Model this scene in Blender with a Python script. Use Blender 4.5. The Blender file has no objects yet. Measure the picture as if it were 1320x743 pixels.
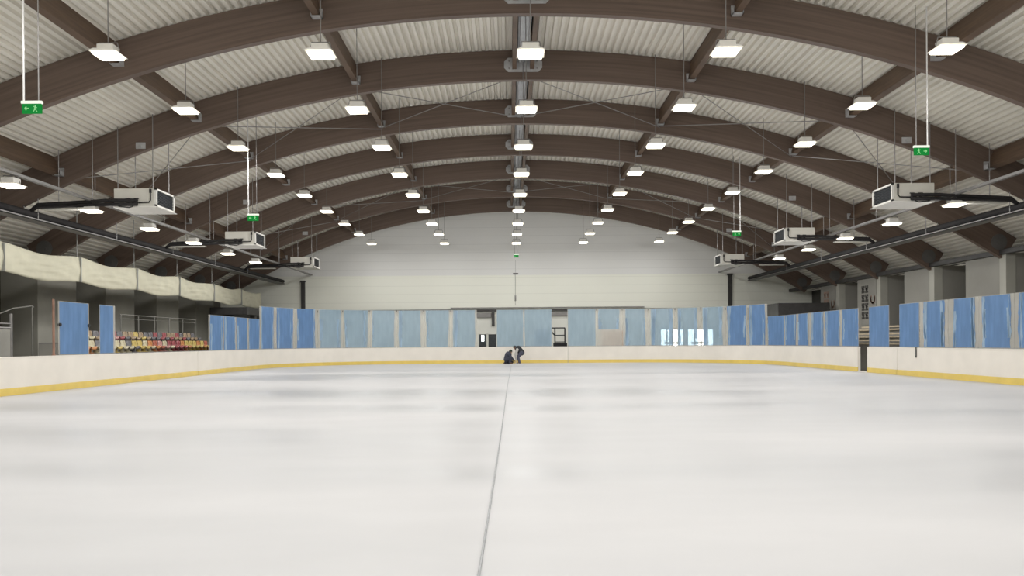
import bpy, bmesh, math, random
from mathutils import Vector, Matrix
random.seed(7)
scene = bpy.context.scene
C = scene.collection
PI = math.pi
S = 5.6                       # spacing of the roof arches
XC = 0.58                     # axis of the hall
RB = 6.95 * S                 # radius of the arch undersides
ZC = 10.79 - RB               # height of the arc centre
AD = 1.05                     # depth of an arch
RS = RB + AD + 0.03           # radius of the roof deck's lower flanges
ARCH_Y = [(2.98 + k) * S for k in range(1, 8)]
FAR = 58.5
KW = FAR / 56.15
NEAR = -14.0
ORD = ['first', 'second', 'third', 'fourth', 'fifth', 'sixth', 'seventh', 'eighth', 'ninth', 'tenth', 'eleventh',
       'twelfth', 'thirteenth', 'fourteenth', 'fifteenth', 'sixteenth', 'seventeenth', 'eighteenth', 'nineteenth',
       'twentieth', 'twenty-first', 'twenty-second', 'twenty-third', 'twenty-fourth', 'twenty-fifth', 'twenty-sixth']

# ------------------------------------------------------------------ materials
def lin(c):
    return tuple((v / 255 / 12.92) if v / 255 <= 0.04045 else ((v / 255 + 0.055) / 1.055) ** 2.4 for v in c)

def mat(name, col, rough=0.6, metal=0.0, noise=0.08, scale=4.0, spec=0.4, bump=0.0, stretch=(1, 1, 1)):
    m = bpy.data.materials.new(name); m.use_nodes = True
    nt = m.node_tree; n = nt.nodes; l = nt.links
    b = n['Principled BSDF']
    b.inputs['Roughness'].default_value = rough
    b.inputs['Metallic'].default_value = metal
    b.inputs['Specular IOR Level'].default_value = spec
    tc = n.new('ShaderNodeTexCoord'); mp = n.new('ShaderNodeMapping'); tx = n.new('ShaderNodeTexNoise')
    mp.inputs['Scale'].default_value = stretch
    tx.inputs['Scale'].default_value = scale; tx.inputs['Detail'].default_value = 4
    l.new(tc.outputs['Object'], mp.inputs['Vector']); l.new(mp.outputs['Vector'], tx.inputs['Vector'])
    rp = n.new('ShaderNodeValToRGB')
    rp.color_ramp.elements[0].position = 0.3; rp.color_ramp.elements[1].position = 0.7
    rp.color_ramp.elements[0].color = tuple(max(0, c * (1 - noise)) for c in col) + (1,)
    rp.color_ramp.elements[1].color = tuple(min(1, c * (1 + noise)) for c in col) + (1,)
    l.new(tx.outputs['Fac'], rp.inputs['Fac']); l.new(rp.outputs['Color'], b.inputs['Base Color'])
    if bump:
        bp = n.new('ShaderNodeBump'); bp.inputs['Strength'].default_value = bump
        l.new(tx.outputs['Fac'], bp.inputs['Height']); l.new(bp.outputs['Normal'], b.inputs['Normal'])
    return m

def emis(name, col, strength):
    m = bpy.data.materials.new(name); m.use_nodes = True
    nt = m.node_tree; nt.nodes.remove(nt.nodes['Principled BSDF'])
    e = nt.nodes.new('ShaderNodeEmission'); e.inputs['Color'].default_value = (*col, 1); e.inputs['Strength'].default_value = strength
    nt.links.new(e.outputs[0], nt.nodes['Material Output'].inputs['Surface'])
    return m

def film_mat(name, col, clear, vary=0.12):
    """thin plastic sheet: part see-through, part diffuse both ways"""
    m = bpy.data.materials.new(name); m.use_nodes = True
    nt = m.node_tree; n = nt.nodes; l = nt.links
    n.remove(n['Principled BSDF'])
    tc = n.new('ShaderNodeTexCoord'); mp = n.new('ShaderNodeMapping'); mp.inputs['Scale'].default_value = (3, 3, 0.6)
    tx = n.new('ShaderNodeTexNoise'); tx.inputs['Scale'].default_value = 1.6; tx.inputs['Detail'].default_value = 5
    l.new(tc.outputs['Object'], mp.inputs['Vector']); l.new(mp.outputs['Vector'], tx.inputs['Vector'])
    rp = n.new('ShaderNodeValToRGB')
    rp.color_ramp.elements[0].position = 0.35; rp.color_ramp.elements[1].position = 0.7
    rp.color_ramp.elements[0].color = tuple(c * (1 - vary) for c in col) + (1,)
    rp.color_ramp.elements[1].color = tuple(min(1, c * (1 + vary)) for c in col) + (1,)
    l.new(tx.outputs['Fac'], rp.inputs['Fac'])
    d = n.new('ShaderNodeBsdfDiffuse'); t = n.new('ShaderNodeBsdfTranslucent'); tr = n.new('ShaderNodeBsdfTransparent')
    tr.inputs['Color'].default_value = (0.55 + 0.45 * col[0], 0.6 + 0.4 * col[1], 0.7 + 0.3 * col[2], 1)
    g = n.new('ShaderNodeBsdfGlossy'); g.inputs['Roughness'].default_value = 0.15
    l.new(rp.outputs['Color'], d.inputs['Color']); l.new(rp.outputs['Color'], t.inputs['Color'])
    m1 = n.new('ShaderNodeMixShader'); m1.inputs[0].default_value = 0.3
    l.new(d.outputs[0], m1.inputs[1]); l.new(t.outputs[0], m1.inputs[2])
    m2 = n.new('ShaderNodeMixShader'); m2.inputs[0].default_value = clear
    l.new(m1.outputs[0], m2.inputs[1]); l.new(tr.outputs[0], m2.inputs[2])
    m3 = n.new('ShaderNodeMixShader'); m3.inputs[0].default_value = 0.05
    l.new(m2.outputs[0], m3.inputs[1]); l.new(g.outputs[0], m3.inputs[2])
    l.new(m3.outputs[0], n['Material Output'].inputs['Surface'])
    return m

def wood_mat(name, c0, c1):
    """glue-laminated timber: thin layers that follow the arc of the hall, long grain noise"""
    m = bpy.data.materials.new(name); m.use_nodes = True
    nt = m.node_tree; n = nt.nodes; l = nt.links; b = n['Principled BSDF']
    b.inputs['Roughness'].default_value = 0.55; b.inputs['Specular IOR Level'].default_value = 0.3
    ge = n.new('ShaderNodeNewGeometry'); sp = n.new('ShaderNodeSeparateXYZ'); l.new(ge.outputs['Position'], sp.inputs[0])
    def mth(op, a, bb=None):
        q = n.new('ShaderNodeMath'); q.operation = op
        for i, v in enumerate((a, bb)):
            if v is None: continue
            if isinstance(v, (int, float)): q.inputs[i].default_value = v
            else: l.new(v, q.inputs[i])
        return q.outputs[0]
    dx = mth('SUBTRACT', sp.outputs[0], XC); dz = mth('SUBTRACT', sp.outputs[2], ZC)
    r = mth('SQRT', mth('ADD', mth('MULTIPLY', dx, dx), mth('MULTIPLY', dz, dz)))
    ang = mth('MULTIPLY', mth('ARCTAN2', dx, dz), RB)
    cb = n.new('ShaderNodeCombineXYZ'); l.new(mth('MULTIPLY', ang, 0.25), cb.inputs[0]); l.new(mth('MULTIPLY', r, 12.0), cb.inputs[1]); l.new(sp.outputs[1], cb.inputs[2])
    tx = n.new('ShaderNodeTexNoise'); tx.inputs['Scale'].default_value = 1.0; tx.inputs['Detail'].default_value = 5
    l.new(cb.outputs[0], tx.inputs['Vector'])
    rp = n.new('ShaderNodeValToRGB'); rp.color_ramp.elements[0].position = 0.3; rp.color_ramp.elements[1].position = 0.75
    rp.color_ramp.elements[0].color = (*c0, 1); rp.color_ramp.elements[1].color = (*c1, 1)
    l.new(tx.outputs['Fac'], rp.inputs['Fac']); l.new(rp.outputs['Color'], b.inputs['Base Color'])
    return m

M = {}
M['wood'] = wood_mat('dark stained laminated timber', (0.115, 0.083, 0.066), (0.175, 0.125, 0.098))
M['purlin'] = wood_mat('brown stained purlin timber', (0.09, 0.06, 0.042), (0.15, 0.095, 0.06))
M['deck'] = mat('pale coated steel deck', (0.82, 0.785, 0.70), 0.45, 0.0, 0.05, 0.6)
M['steel'] = mat('galvanised steel', (0.46, 0.46, 0.46), 0.55, 0.15, 0.15, 5)
M['dullrail'] = mat('dull grey rail paint', (0.20, 0.195, 0.175), 0.7, 0.0, 0.1, 3)
M['palesteel'] = mat('pale zinc sheet', (0.66, 0.67, 0.68), 0.6, 0.0, 0.08, 3)
M['plate'] = mat('dull grey plate', (0.13, 0.125, 0.12), 0.7, 0.0, 0.1, 3)
M['rod'] = mat('zinc plated rod', (0.30, 0.29, 0.28), 0.4, 0.5, 0.1, 5)
M['cable'] = mat('grey hanging wire', (0.22, 0.21, 0.20), 0.5, 0.3, 0.1, 5)
M['white_rod'] = mat('white painted tube', (0.62, 0.61, 0.59), 0.4, 0, 0.03, 5)
M['lampbody'] = mat('white lamp housing', (0.80, 0.78, 0.73), 0.75, 0, 0.03, 5, 0.2)
M['lamp'] = emis('lamp diffuser light', (1.0, 0.93, 0.74), 6.0)
M['lampfin'] = mat('grey lamp bracket', (0.25, 0.24, 0.23), 0.5, 0.4, 0.1, 6)
M['unit'] = mat('cream unit casing', (0.70, 0.68, 0.61), 0.75, 0, 0.05, 2, 0.2)
M['grille'] = mat('dark grille slats', (0.05, 0.055, 0.06), 0.5, 0.3, 0.2, 8)
M['blackpipe'] = mat('black insulated pipe', (0.022, 0.020, 0.020), 0.85, 0, 0.2, 6)
M['greypipe'] = mat('grey conduit', (0.25, 0.24, 0.23), 0.5, 0.2, 0.1, 4)
M['board'] = mat('off white board plastic', (0.84, 0.79, 0.71), 0.35, 0, 0.04, 1.2, 0.4)
M['kick'] = mat('yellow kick plate plastic', (0.80, 0.60, 0.15), 0.35, 0, 0.06, 2)
M['cap'] = mat('grey cap rail', (0.30, 0.30, 0.28), 0.45, 0, 0.08, 3)
M['glass'] = film_mat('dusty clear acrylic', (0.82, 0.80, 0.74), 0.60, 0.06)
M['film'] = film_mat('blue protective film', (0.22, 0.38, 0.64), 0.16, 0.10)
M['filmfar'] = film_mat('blue film paled for backlight and haze', (0.62, 0.76, 0.86), 0.66, 0.08)  # same film; backlight from the wall and distance haze mixed into its colour
M['residue'] = film_mat('white peeled backing', (0.54, 0.69, 0.82), 0.30, 0.12)
M['concrete'] = mat('grey concrete', (0.30, 0.29, 0.26), 0.8, 0, 0.12, 0.8)
M['pierleft'] = mat('grey plaster', (0.30, 0.29, 0.25), 0.85, 0, 0.12, 0.6)
M['recess'] = mat('dark grey brown cladding', (0.115, 0.105, 0.09), 0.8, 0, 0.15, 0.9)
M['recessright'] = mat('dark grey cladding', (0.065, 0.062, 0.055), 0.8, 0, 0.15, 0.9)
M['palecorner'] = mat('pale painted column', (0.42, 0.41, 0.36), 0.8, 0, 0.06, 1)
M['pierright'] = mat('pale plaster', (0.29, 0.28, 0.25), 0.85, 0, 0.08, 0.6)
M['nearwall'] = mat('pale painted blocks', (0.55, 0.54, 0.50), 0.8, 0, 0.05, 0.5)
M['darksteel'] = mat('dark painted steel', (0.055, 0.052, 0.05), 0.5, 0.2, 0.2, 3)
M['whitepaint'] = mat('white painted wall', (0.76, 0.76, 0.70), 0.7, 0, 0.04, 0.7)
M['black'] = mat('black painted steel', (0.015, 0.015, 0.017), 0.5, 0, 0.2, 6)
M['canvas'] = mat('ivory canvas', (0.55, 0.525, 0.405), 0.8, 0, 0.05, 2.5)
M['pinkboard'] = mat('pale orange pink board', (0.88, 0.58, 0.48), 0.6, 0, 0.35, 1.6)
M['green'] = emis('green sign light', (0.02, 0.40, 0.07), 0.55)
M['greenmark'] = emis('pale green pictogram light', (0.35, 0.85, 0.35), 0.75)
M['signtop'] = emis('white sign strip light', (0.95, 1.0, 0.85), 0.95)
M['daylight'] = emis('daylit pane and sheet glow', (0.93, 1.0, 0.97), 8.0)
M['cord'] = mat('grey cord', (0.38, 0.39, 0.40), 0.7, 0, 0.15, 10)
M['timber'] = mat('pale bench timber', (0.50, 0.42, 0.30), 0.6, 0, 0.15, 5)
M['signdark'] = mat('dark sign paint', (0.07, 0.065, 0.06), 0.7, 0, 0.1, 5)
M['signred'] = mat('dull brown sign paint', (0.33, 0.22, 0.17), 0.7, 0, 0.1, 5)
M['rust'] = mat('reddish brown tube', (0.30, 0.17, 0.12), 0.6, 0, 0.2, 3)

def ice_material():
    m = bpy.data.materials.new('resurfaced white ice'); m.use_nodes = True
    nt = m.node_tree; n = nt.nodes; l = nt.links; b = n['Principled BSDF']
    tc = n.new('ShaderNodeTexCoord')
    def noise(sx, sy, sc, det=4):
        mp = n.new('ShaderNodeMapping'); mp.inputs['Scale'].default_value = (sx, sy, 1)
        t = n.new('ShaderNodeTexNoise'); t.inputs['Scale'].default_value = sc; t.inputs['Detail'].default_value = det
        l.new(tc.outputs['Object'], mp.inputs['Vector']); l.new(mp.outputs['Vector'], t.inputs['Vector'])
        return t.outputs['Fac']
    def ramp(fac, a, bb, ca, cb):
        r = n.new('ShaderNodeValToRGB'); r.color_ramp.elements[0].position = a; r.color_ramp.elements[1].position = bb
        r.color_ramp.elements[0].color = (*ca, 1); r.color_ramp.elements[1].color = (*cb, 1)
        l.new(fac, r.inputs['Fac']); return r.outputs['Color']
    big = noise(0.06, 0.26, 1.0, 2.5)
    fine = noise(0.6, 1.5, 1.0, 6)
    c1 = ramp(big, 0.36, 0.60, (0.47, 0.47, 0.475), (0.575, 0.568, 0.571))
    c2 = ramp(fine, 0.30, 0.70, (0.955, 0.955, 0.955), (1, 1, 1))
    mx = n.new('ShaderNodeMix'); mx.data_type = 'RGBA'; mx.blend_type = 'MULTIPLY'; mx.inputs['Factor'].default_value = 1
    l.new(c1, mx.inputs['A']); l.new(c2, mx.inputs['B']); l.new(mx.outputs['Result'], b.inputs['Base Color'])
    rr = ramp(big, 0.36, 0.60, (0.30, 0.30, 0.30), (0.52, 0.52, 0.52))
    l.new(rr, b.inputs['Roughness'])
    b.inputs['Specular IOR Level'].default_value = 0.35; b.inputs['IOR'].default_value = 1.31
    bp = n.new('ShaderNodeBump'); bp.inputs['Strength'].default_value = 0.03; bp.inputs['Distance'].default_value = 0.02
    l.new(fine, bp.inputs['Height']); l.new(bp.outputs['Normal'], b.inputs['Normal'])
    return m
M['ice'] = ice_material()

def farwall_material():
    m = mat('painted end wall', (0.6, 0.6, 0.56), 0.7)
    nt = m.node_tree; n = nt.nodes; l = nt.links; b = n['Principled BSDF']
    ge = n.new('ShaderNodeNewGeometry'); sp = n.new('ShaderNodeSeparateXYZ'); l.new(ge.outputs['Position'], sp.inputs[0])
    r = n.new('ShaderNodeValToRGB'); r.color_ramp.interpolation = 'LINEAR'
    mr = n.new('ShaderNodeMapRange'); mr.inputs['From Min'].default_value = 0; mr.inputs['From Max'].default_value = 12
    l.new(sp.outputs[2], mr.inputs['Value']); l.new(mr.outputs[0], r.inputs['Fac'])
    e = r.color_ramp.elements
    e[0].position = 0.0; e[0].color = (0.86, 0.86, 0.77, 1)
    e[1].position = 6.40 / 12; e[1].color = (0.86, 0.86, 0.77, 1)
    q = r.color_ramp.elements.new(6.46 / 12); q.color = (0.78, 0.775, 0.75, 1)
    # thin horizontal joints of the cladding in the lower part
    w = n.new('ShaderNodeMath'); w.operation = 'FRACT'
    ml = n.new('ShaderNodeMath'); ml.operation = 'MULTIPLY'; ml.inputs[1].default_value = 1.6
    l.new(sp.outputs[2], ml.inputs[0]); l.new(ml.outputs[0], w.inputs[0])
    lt = n.new('ShaderNodeMath'); lt.operation = 'LESS_THAN'; lt.inputs[1].default_value = 0.07; l.new(w.outputs[0], lt.inputs[0])
    mx = n.new('ShaderNodeMix'); mx.data_type = 'RGBA'; mx.blend_type = 'MULTIPLY'
    mf = n.new('ShaderNodeMath'); mf.operation = 'MULTIPLY'; mf.inputs[1].default_value = 0.10; l.new(lt.outputs[0], mf.inputs[0])
    l.new(mf.outputs[0], mx.inputs['Factor']); l.new(r.outputs['Color'], mx.inputs['A']); mx.inputs['B'].default_value = (0.2, 0.2, 0.2, 1)
    l.new(mx.outputs['Result'], b.inputs['Base Color'])
    return m
M['farwall'] = farwall_material()

# ------------------------------------------------------------------ mesh helpers
class MB:
    def __init__(s): s.v = []; s.f = []
    def add(s, vs, fs):
        o = len(s.v); s.v += [tuple(v) for v in vs]; s.f += [tuple(i + o for i in f) for f in fs]; return s
    def box(s, c, d, m=None, bev=0.0):
        x, y, z = d[0] / 2, d[1] / 2, d[2] / 2
        if bev:
            bm = bmesh.new(); bmesh.ops.create_cube(bm, size=1)
            bmesh.ops.scale(bm, vec=d, verts=bm.verts)
            bmesh.ops.bevel(bm, geom=bm.edges[:], offset=bev, segments=2, affect='EDGES', profile=0.5)
            bm.verts.index_update()
            vs = [v.co.copy() for v in bm.verts]; fs = [[q.index for q in f.verts] for f in bm.faces]; bm.free()
        else:
            vs = [Vector(p) for p in ((-x, -y, -z), (x, -y, -z), (x, y, -z), (-x, y, -z), (-x, -y, z), (x, -y, z), (x, y, z), (-x, y, z))]
            fs = [(3, 2, 1, 0), (4, 5, 6, 7), (0, 1, 5, 4), (1, 2, 6, 5), (2, 3, 7, 6), (3, 0, 4, 7)]
        c = Vector(c)
        if m is not None: vs = [m @ p for p in vs]
        return s.add([p + c for p in vs], fs)
    def b2(s, a, b, bev=0.0):
        return s.box([(a[i] + b[i]) / 2 for i in range(3)], [abs(b[i] - a[i]) for i in range(3)], None, bev)
    def wb(s, a, b, bev=0.0):
        q = lambda p: (p[0] * KW, p[1], max(-0.06, 1.39 + (p[2] - 1.39) * KW))
        return s.b2(q(a), q(b), bev)
    def tube(s, p0, p1, r0, r1=None, n=8, cap=True):
        r1 = r0 if r1 is None else r1
        p0, p1 = Vector(p0), Vector(p1); d = (p1 - p0).normalized()
        a = d.orthogonal().normalized(); b = d.cross(a)
        vs = []
        for p, r in ((p0, r0), (p1, r1)):
            for i in range(n):
                t = 2 * PI * i / n; vs.append(p + (a * math.cos(t) + b * math.sin(t)) * r)
        fs = [(i, (i + 1) % n, n + (i + 1) % n, n + i) for i in range(n)]
        if cap: fs += [tuple(range(n - 1, -1, -1)), tuple(range(n, 2 * n))]
        return s.add(vs, fs)
    def path(s, pts, r, n=8):
        pts = [Vector(p) for p in pts]; rings = []
        for i, p in enumerate(pts):
            d = (pts[min(i + 1, len(pts) - 1)] - pts[max(i - 1, 0)]).normalized()
            ref = Vector((0, 0, 1)) if abs(d.z) < 0.9 else Vector((0, 1, 0))
            a = d.cross(ref).normalized(); b = d.cross(a)
            rings.append([p + (a * math.cos(2 * PI * k / n) + b * math.sin(2 * PI * k / n)) * r for k in range(n)])
        vs = [v for ring in rings for v in ring]
        fs = [(i * n + k, i * n + (k + 1) % n, (i + 1) * n + (k + 1) % n, (i + 1) * n + k) for i in range(len(pts) - 1) for k in range(n)]
        fs += [tuple(range(n - 1, -1, -1)), tuple(range((len(pts) - 1) * n, len(pts) * n))]
        return s.add(vs, fs)
    def prism(s, poly, axis, a, b):
        """polygon given in the two other axes, extruded along axis from a to b"""
        def P(u, v, w): return {'x': (w, u, v), 'y': (u, w, v), 'z': (u, v, w)}[axis]
        n = len(poly)
        vs = [P(u, v, a) for u, v in poly] + [P(u, v, b) for u, v in poly]
        fs = [(i, (i + 1) % n, n + (i + 1) % n, n + i) for i in range(n)] + [tuple(range(n - 1, -1, -1)), tuple(range(n, 2 * n))]
        return s.add(vs, fs)
    def ball(s, c, r, sc=(1, 1, 1), m=None, u=16, v=10):
        bm = bmesh.new(); bmesh.ops.create_uvsphere(bm, u_segments=u, v_segments=v, radius=r)
        vs = [Vector((p.co.x * sc[0], p.co.y * sc[1], p.co.z * sc[2])) for p in bm.verts]
        bm.verts.index_update(); fs = [[q.index for q in f.verts] for f in bm.faces]; bm.free()
        if m is not None: vs = [m @ p for p in vs]
        c = Vector(c); return s.add([p + c for p in vs], fs)
    def sweep(s, prof, fr):
        """closed profile (offset, z) swept along frames [(point, outward normal)]"""
        n = len(prof); vs = []
        for p, nn in fr:
            for o, z in prof: vs.append((p[0] + nn[0] * o, p[1] + nn[1] * o, z))
        fs = [(i * n + k, i * n + (k + 1) % n, (i + 1) * n + (k + 1) % n, (i + 1) * n + k) for i in range(len(fr) - 1) for k in range(n)]
        fs += [tuple(range(n - 1, -1, -1)), tuple(range((len(fr) - 1) * n, len(fr) * n))]
        return s.add(vs, fs)
    def mesh(s, name, m, smooth=False):
        me = bpy.data.meshes.new(name); me.from_pydata(s.v, [], s.f)
        bm = bmesh.new(); bm.from_mesh(me); bmesh.ops.recalc_face_normals(bm, faces=bm.faces[:]); bm.to_mesh(me); bm.free()
        me.materials.append(m)
        if smooth: me.polygons.foreach_set('use_smooth', [True] * len(me.polygons))
        return me

def obj(name, mb, m, parent=None, loc=None, smooth=False):
    o = bpy.data.objects.new(name, mb.mesh(name, m, smooth)); C.objects.link(o)
    if parent is not None: o.parent = parent
    if loc is not None: o.location = loc
    return o

def tag(o, label, cat, group=None):
    o['label'] = label; o['category'] = cat
    if group: o['group'] = group
    return o

def thing(name, label, cat, loc=(0, 0, 0), group=None, rz=0.0):
    o = bpy.data.objects.new(name, None); C.objects.link(o); o.location = loc; o.rotation_euler = (0, 0, rz)
    o.empty_display_size = 0.2
    return tag(o, label, cat, group)

def struct(name, mb, m, parent=None, smooth=False):
    o = obj(name, mb, m, parent, None, smooth); o['kind'] = 'structure'; return o

def dup(root, loc, label=None, group=None):
    r = root.copy(); C.objects.link(r); r.location = loc
    if label: r['label'] = label
    if group: r['group'] = group
    for ch in list(root.children):
        c = ch.copy(); C.objects.link(c); c.parent = r
        for g in list(ch.children):
            d = g.copy(); C.objects.link(d); d.parent = c
    return r

def arc(ang, r): return (XC + r * math.sin(ang), ZC + r * math.cos(ang))
def zarc(x, r): return ZC + math.sqrt(r * r - (x - XC) ** 2)
SIDE = {-1: 'stand side', 1: 'gate side'}

# ------------------------------------------------------------------ the rink's outline
XL, XR, YF, RC, YN = -13.8, 15.1, 50.3, 8.0, -9.7
YS = YF - RC
QA = RC * PI / 2
T1 = YS; T2 = T1 + QA; T3 = T2 + (XR - XL - 2 * RC); T4 = T3 + QA
def rink(t):
    """point on the inner board face and its outward normal; t grows up the stand side, round the far end, down the gate side"""
    if t <= T1: return (XL, t), (-1, 0)
    if t <= T2:
        a = PI - (t - T1) / RC; n = (math.cos(a), math.sin(a)); return (XL + RC + RC * n[0], YS + RC * n[1]), n
    if t <= T3: return (XL + RC + t - T2, YF), (0, 1)
    if t <= T4:
        a = PI / 2 - (t - T3) / RC; n = (math.cos(a), math.sin(a)); return (XR - RC + RC * n[0], YS + RC * n[1]), n
    return (XR, YS - (t - T4)), (1, 0)
def tr(y): return T4 + YS - y            # parameter of a point on the gate side
def frames(a, b, step=0.6):
    ts = [a] + [t for t in (T1, T2, T3, T4) if a < t < b] + [b]
    out = []
    for p, q in zip(ts[:-1], ts[1:]):
        straight = (q <= T1 or p >= T4 or (p >= T2 and q <= T3))
        k = 1 if straight else max(1, int((q - p) / step))
        for i in range(k): out.append(rink(p + (q - p) * i / k))
    out.append(rink(b)); return out

# ------------------------------------------------------------------ shell
XWL, XWR = XC - 22.3, XC + 22.3
f = MB(); f.b2((XWL - 0.4, NEAR - 0.4, -0.35), (XWR + 0.4, FAR + 0.4, -0.06)); struct('floor', f, M['concrete'])
pts = [p for p, _ in frames(YN + RC, tr(YN + RC), 0.35)]
for k in range(1, 12):
    a = -(PI / 2) * k / 12; pts.append((XR - RC + RC * math.cos(a), YN + RC + RC * math.sin(a)))
pts.append((XR - RC, YN)); pts.append((XL + RC, YN))
for k in range(1, 12):
    a = -PI / 2 - (PI / 2) * k / 12; pts.append((XL + RC + RC * math.cos(a), YN + RC + RC * math.sin(a)))
i_ = MB(); i_.prism(pts, 'z', -0.07, 0.0); ice = struct('ice_surface', i_, M['ice'])
ice['label'] = 'pale white resurfaced ice sheet filling the rink'; ice['category'] = 'ice'

# trapezoidal roof deck, ribs along the hall
dk = MB(); prof = []
NR = 196; AM = 0.603
for k in range(NR):
    a0 = -AM + 2 * AM * k / NR; st = 2 * AM / NR
    for fr, r in ((0.0, RS), (0.42, RS), (0.54, RS + 0.12), (0.88, RS + 0.12)): prof.append(arc(a0 + st * fr, r))
prof.append(arc(AM, RS))
n = len(prof)
top = [arc(AM, RS + 0.4)] + [arc(AM - 2 * AM * k / 40, RS + 0.4) for k in range(1, 41)]
vs = [(x, NEAR, z) for x, z in prof] + [(x, FAR + 0.3, z) for x, z in prof]
dk.add(vs, [(k, k + 1, n + k + 1, n + k) for k in range(n - 1)])
m_ = len(top); vs = [(x, NEAR, z) for x, z in top] + [(x, FAR + 0.3, z) for x, z in top]
dk.add(vs, [(k, k + 1, m_ + k + 1, m_ + k) for k in range(m_ - 1)])
struct('ceiling', dk, M['deck'])

for nm, y0, y1, mm in (('wall_far', FAR, FAR + 0.3, 'farwall'), ('wall_near', NEAR - 0.3, NEAR, 'nearwall')):
    w = MB(); poly = [(XWL, -0.06), (XWR, -0.06)] + [arc(AM - 2 * AM * k / 60, RS + 0.12) for k in range(61)]
    w.prism(poly, 'y', y0, y1); struct(nm, w, M[mm])
for nm, x0, x1 in (('wall_left', XWL - 0.3, XWL), ('wall_right', XWR, XWR + 0.3)):
    w = MB(); w.b2((x0, NEAR, -0.06), (x1, FAR, 5.25)); struct(nm, w, M['recess' if x0 < 0 else 'recessright'])
# plaster piers that carry the arches
for k in range(4, 10):
    for sd in (-1, 1):
        x0 = XC + sd * 20.7; x1 = XC + sd * 22.3
        y0 = (k - 0.08) * S; y1 = min((k + 0.45) * S, FAR)
        w = MB(); w.b2((x0, y0, -0.06), (x1, y1, 5.05), 0.02)
        o = struct('wall_pier', w, M['pierleft' if sd < 0 else 'pierright'])
        if sd > 0:
            w = MB(); w.b2((x0 - 0.03, y0 - 0.02, -0.06), (x0 + 0.4, y0 + 0.42, 5.0), 0.015); obj('corner_strip', w, M['palecorner'], o)
for sd, nm in ((-1, 'trim_1'), (1, 'trim_2')):
    w = MB(); w.b2((XC + sd * 20.55, NEAR, 5.0), (XC + sd * 20.8, FAR, 5.22), 0.02); struct(nm, w, M['darksteel'])

# ------------------------------------------------------------------ roof arches
G_ARCH = 'timber roof arches'
PANG = [0.153, 0.302, 0.437]
for i, y in enumerate(ARCH_Y):
    a = MB(); N = 72; A0 = 0.562; q = []
    for k in range(N + 1):
        an = -A0 + 2 * A0 * k / N
        for r in (RB, RB + AD):
            x, z = arc(an, r)
            for yy in (y - 0.11, y + 0.11): q.append((x, yy, z))
    fs = []
    for k in range(N):
        o = 4 * k; p = o + 4
        fs += [(o, p, p + 1, o + 1), (o + 2, o + 3, p + 3, p + 2), (o, o + 2, p + 2, p), (o + 1, p + 1, p + 3, o + 3)]
    fs += [(0, 1, 3, 2), (4 * N, 4 * N + 2, 4 * N + 3, 4 * N + 1)]
    a.add(q, fs)
    ar = obj('roof_arch', a, M['wood'])
    lab = 'dark brown curved timber roof arch, ' + ORD[i] + ' from the camera'
    if i == 6: lab = 'dark brown curved timber roof arch nearest the far wall'
    tag(ar, lab, 'roof arch', G_ARCH)
    p = MB()                                             # octagonal steel plate over the ridge joint
    zc = RB + ZC + 0.52; w, h, c = 0.68, 0.25, 0.14
    p.prism([(XC - w + c, zc - h), (XC + w - c, zc - h), (XC + w, zc - h + c), (XC + w, zc + h - c), (XC + w - c, zc + h),
             (XC - w + c, zc + h), (XC - w, zc + h - c), (XC - w, zc - h + c)], 'y', y - 0.135, y - 0.11)
    rp_ = obj('ridge_plate', p, M['steel'], ar)
    b = MB()
    for bx in (-0.5, -0.3, 0.3, 0.5):
        for bz in (-0.13, 0.13): b.tube((XC + bx, y - 0.16, zc + bz), (XC + bx, y - 0.13, zc + bz), 0.035, n=8)
    obj('bolt', b, M['rod'], rp_)
    for sd in (-1, 1):
        for an in PANG:
            x, z = arc(sd * an, RB + 0.32)
            p = MB(); p.b2((x - 0.15, y - 0.36, z), (x + 0.15, y - 0.11, z + 0.02)); p.b2((x - 0.15, y - 0.14, z), (x + 0.15, y - 0.11, z + 0.30))
            p.b2((x - 0.15, y - 0.36, z), (x - 0.13, y - 0.11, z + 0.16)); p.b2((x + 0.13, y - 0.36, z), (x + 0.15, y - 0.11, z + 0.16))
            obj('purlin_shoe', p, M['steel'], ar)
        x, z = arc(sd * 0.5475, RB + 0.52)
        p = MB(); p.tube((x, y - 0.145, z), (x, y - 0.11, z), 0.34, n=20); p.tube((x, y - 0.17, z), (x, y - 0.145, z), 0.09, n=10)
        obj('foot_plate', p, M['plate'], ar, smooth=False)
        if i in (1, 3, 5):
            x, z = arc(sd * 0.358, RB + 0.2)
            p = MB(); p.box((x, y - 0.125, z), (0.34, 0.03, 0.22)); p.tube((x, y - 0.2, z - 0.02), (x, y - 0.13, z - 0.02), 0.05)
            obj('hanger_plate', p, M['steel'], ar)

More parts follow.
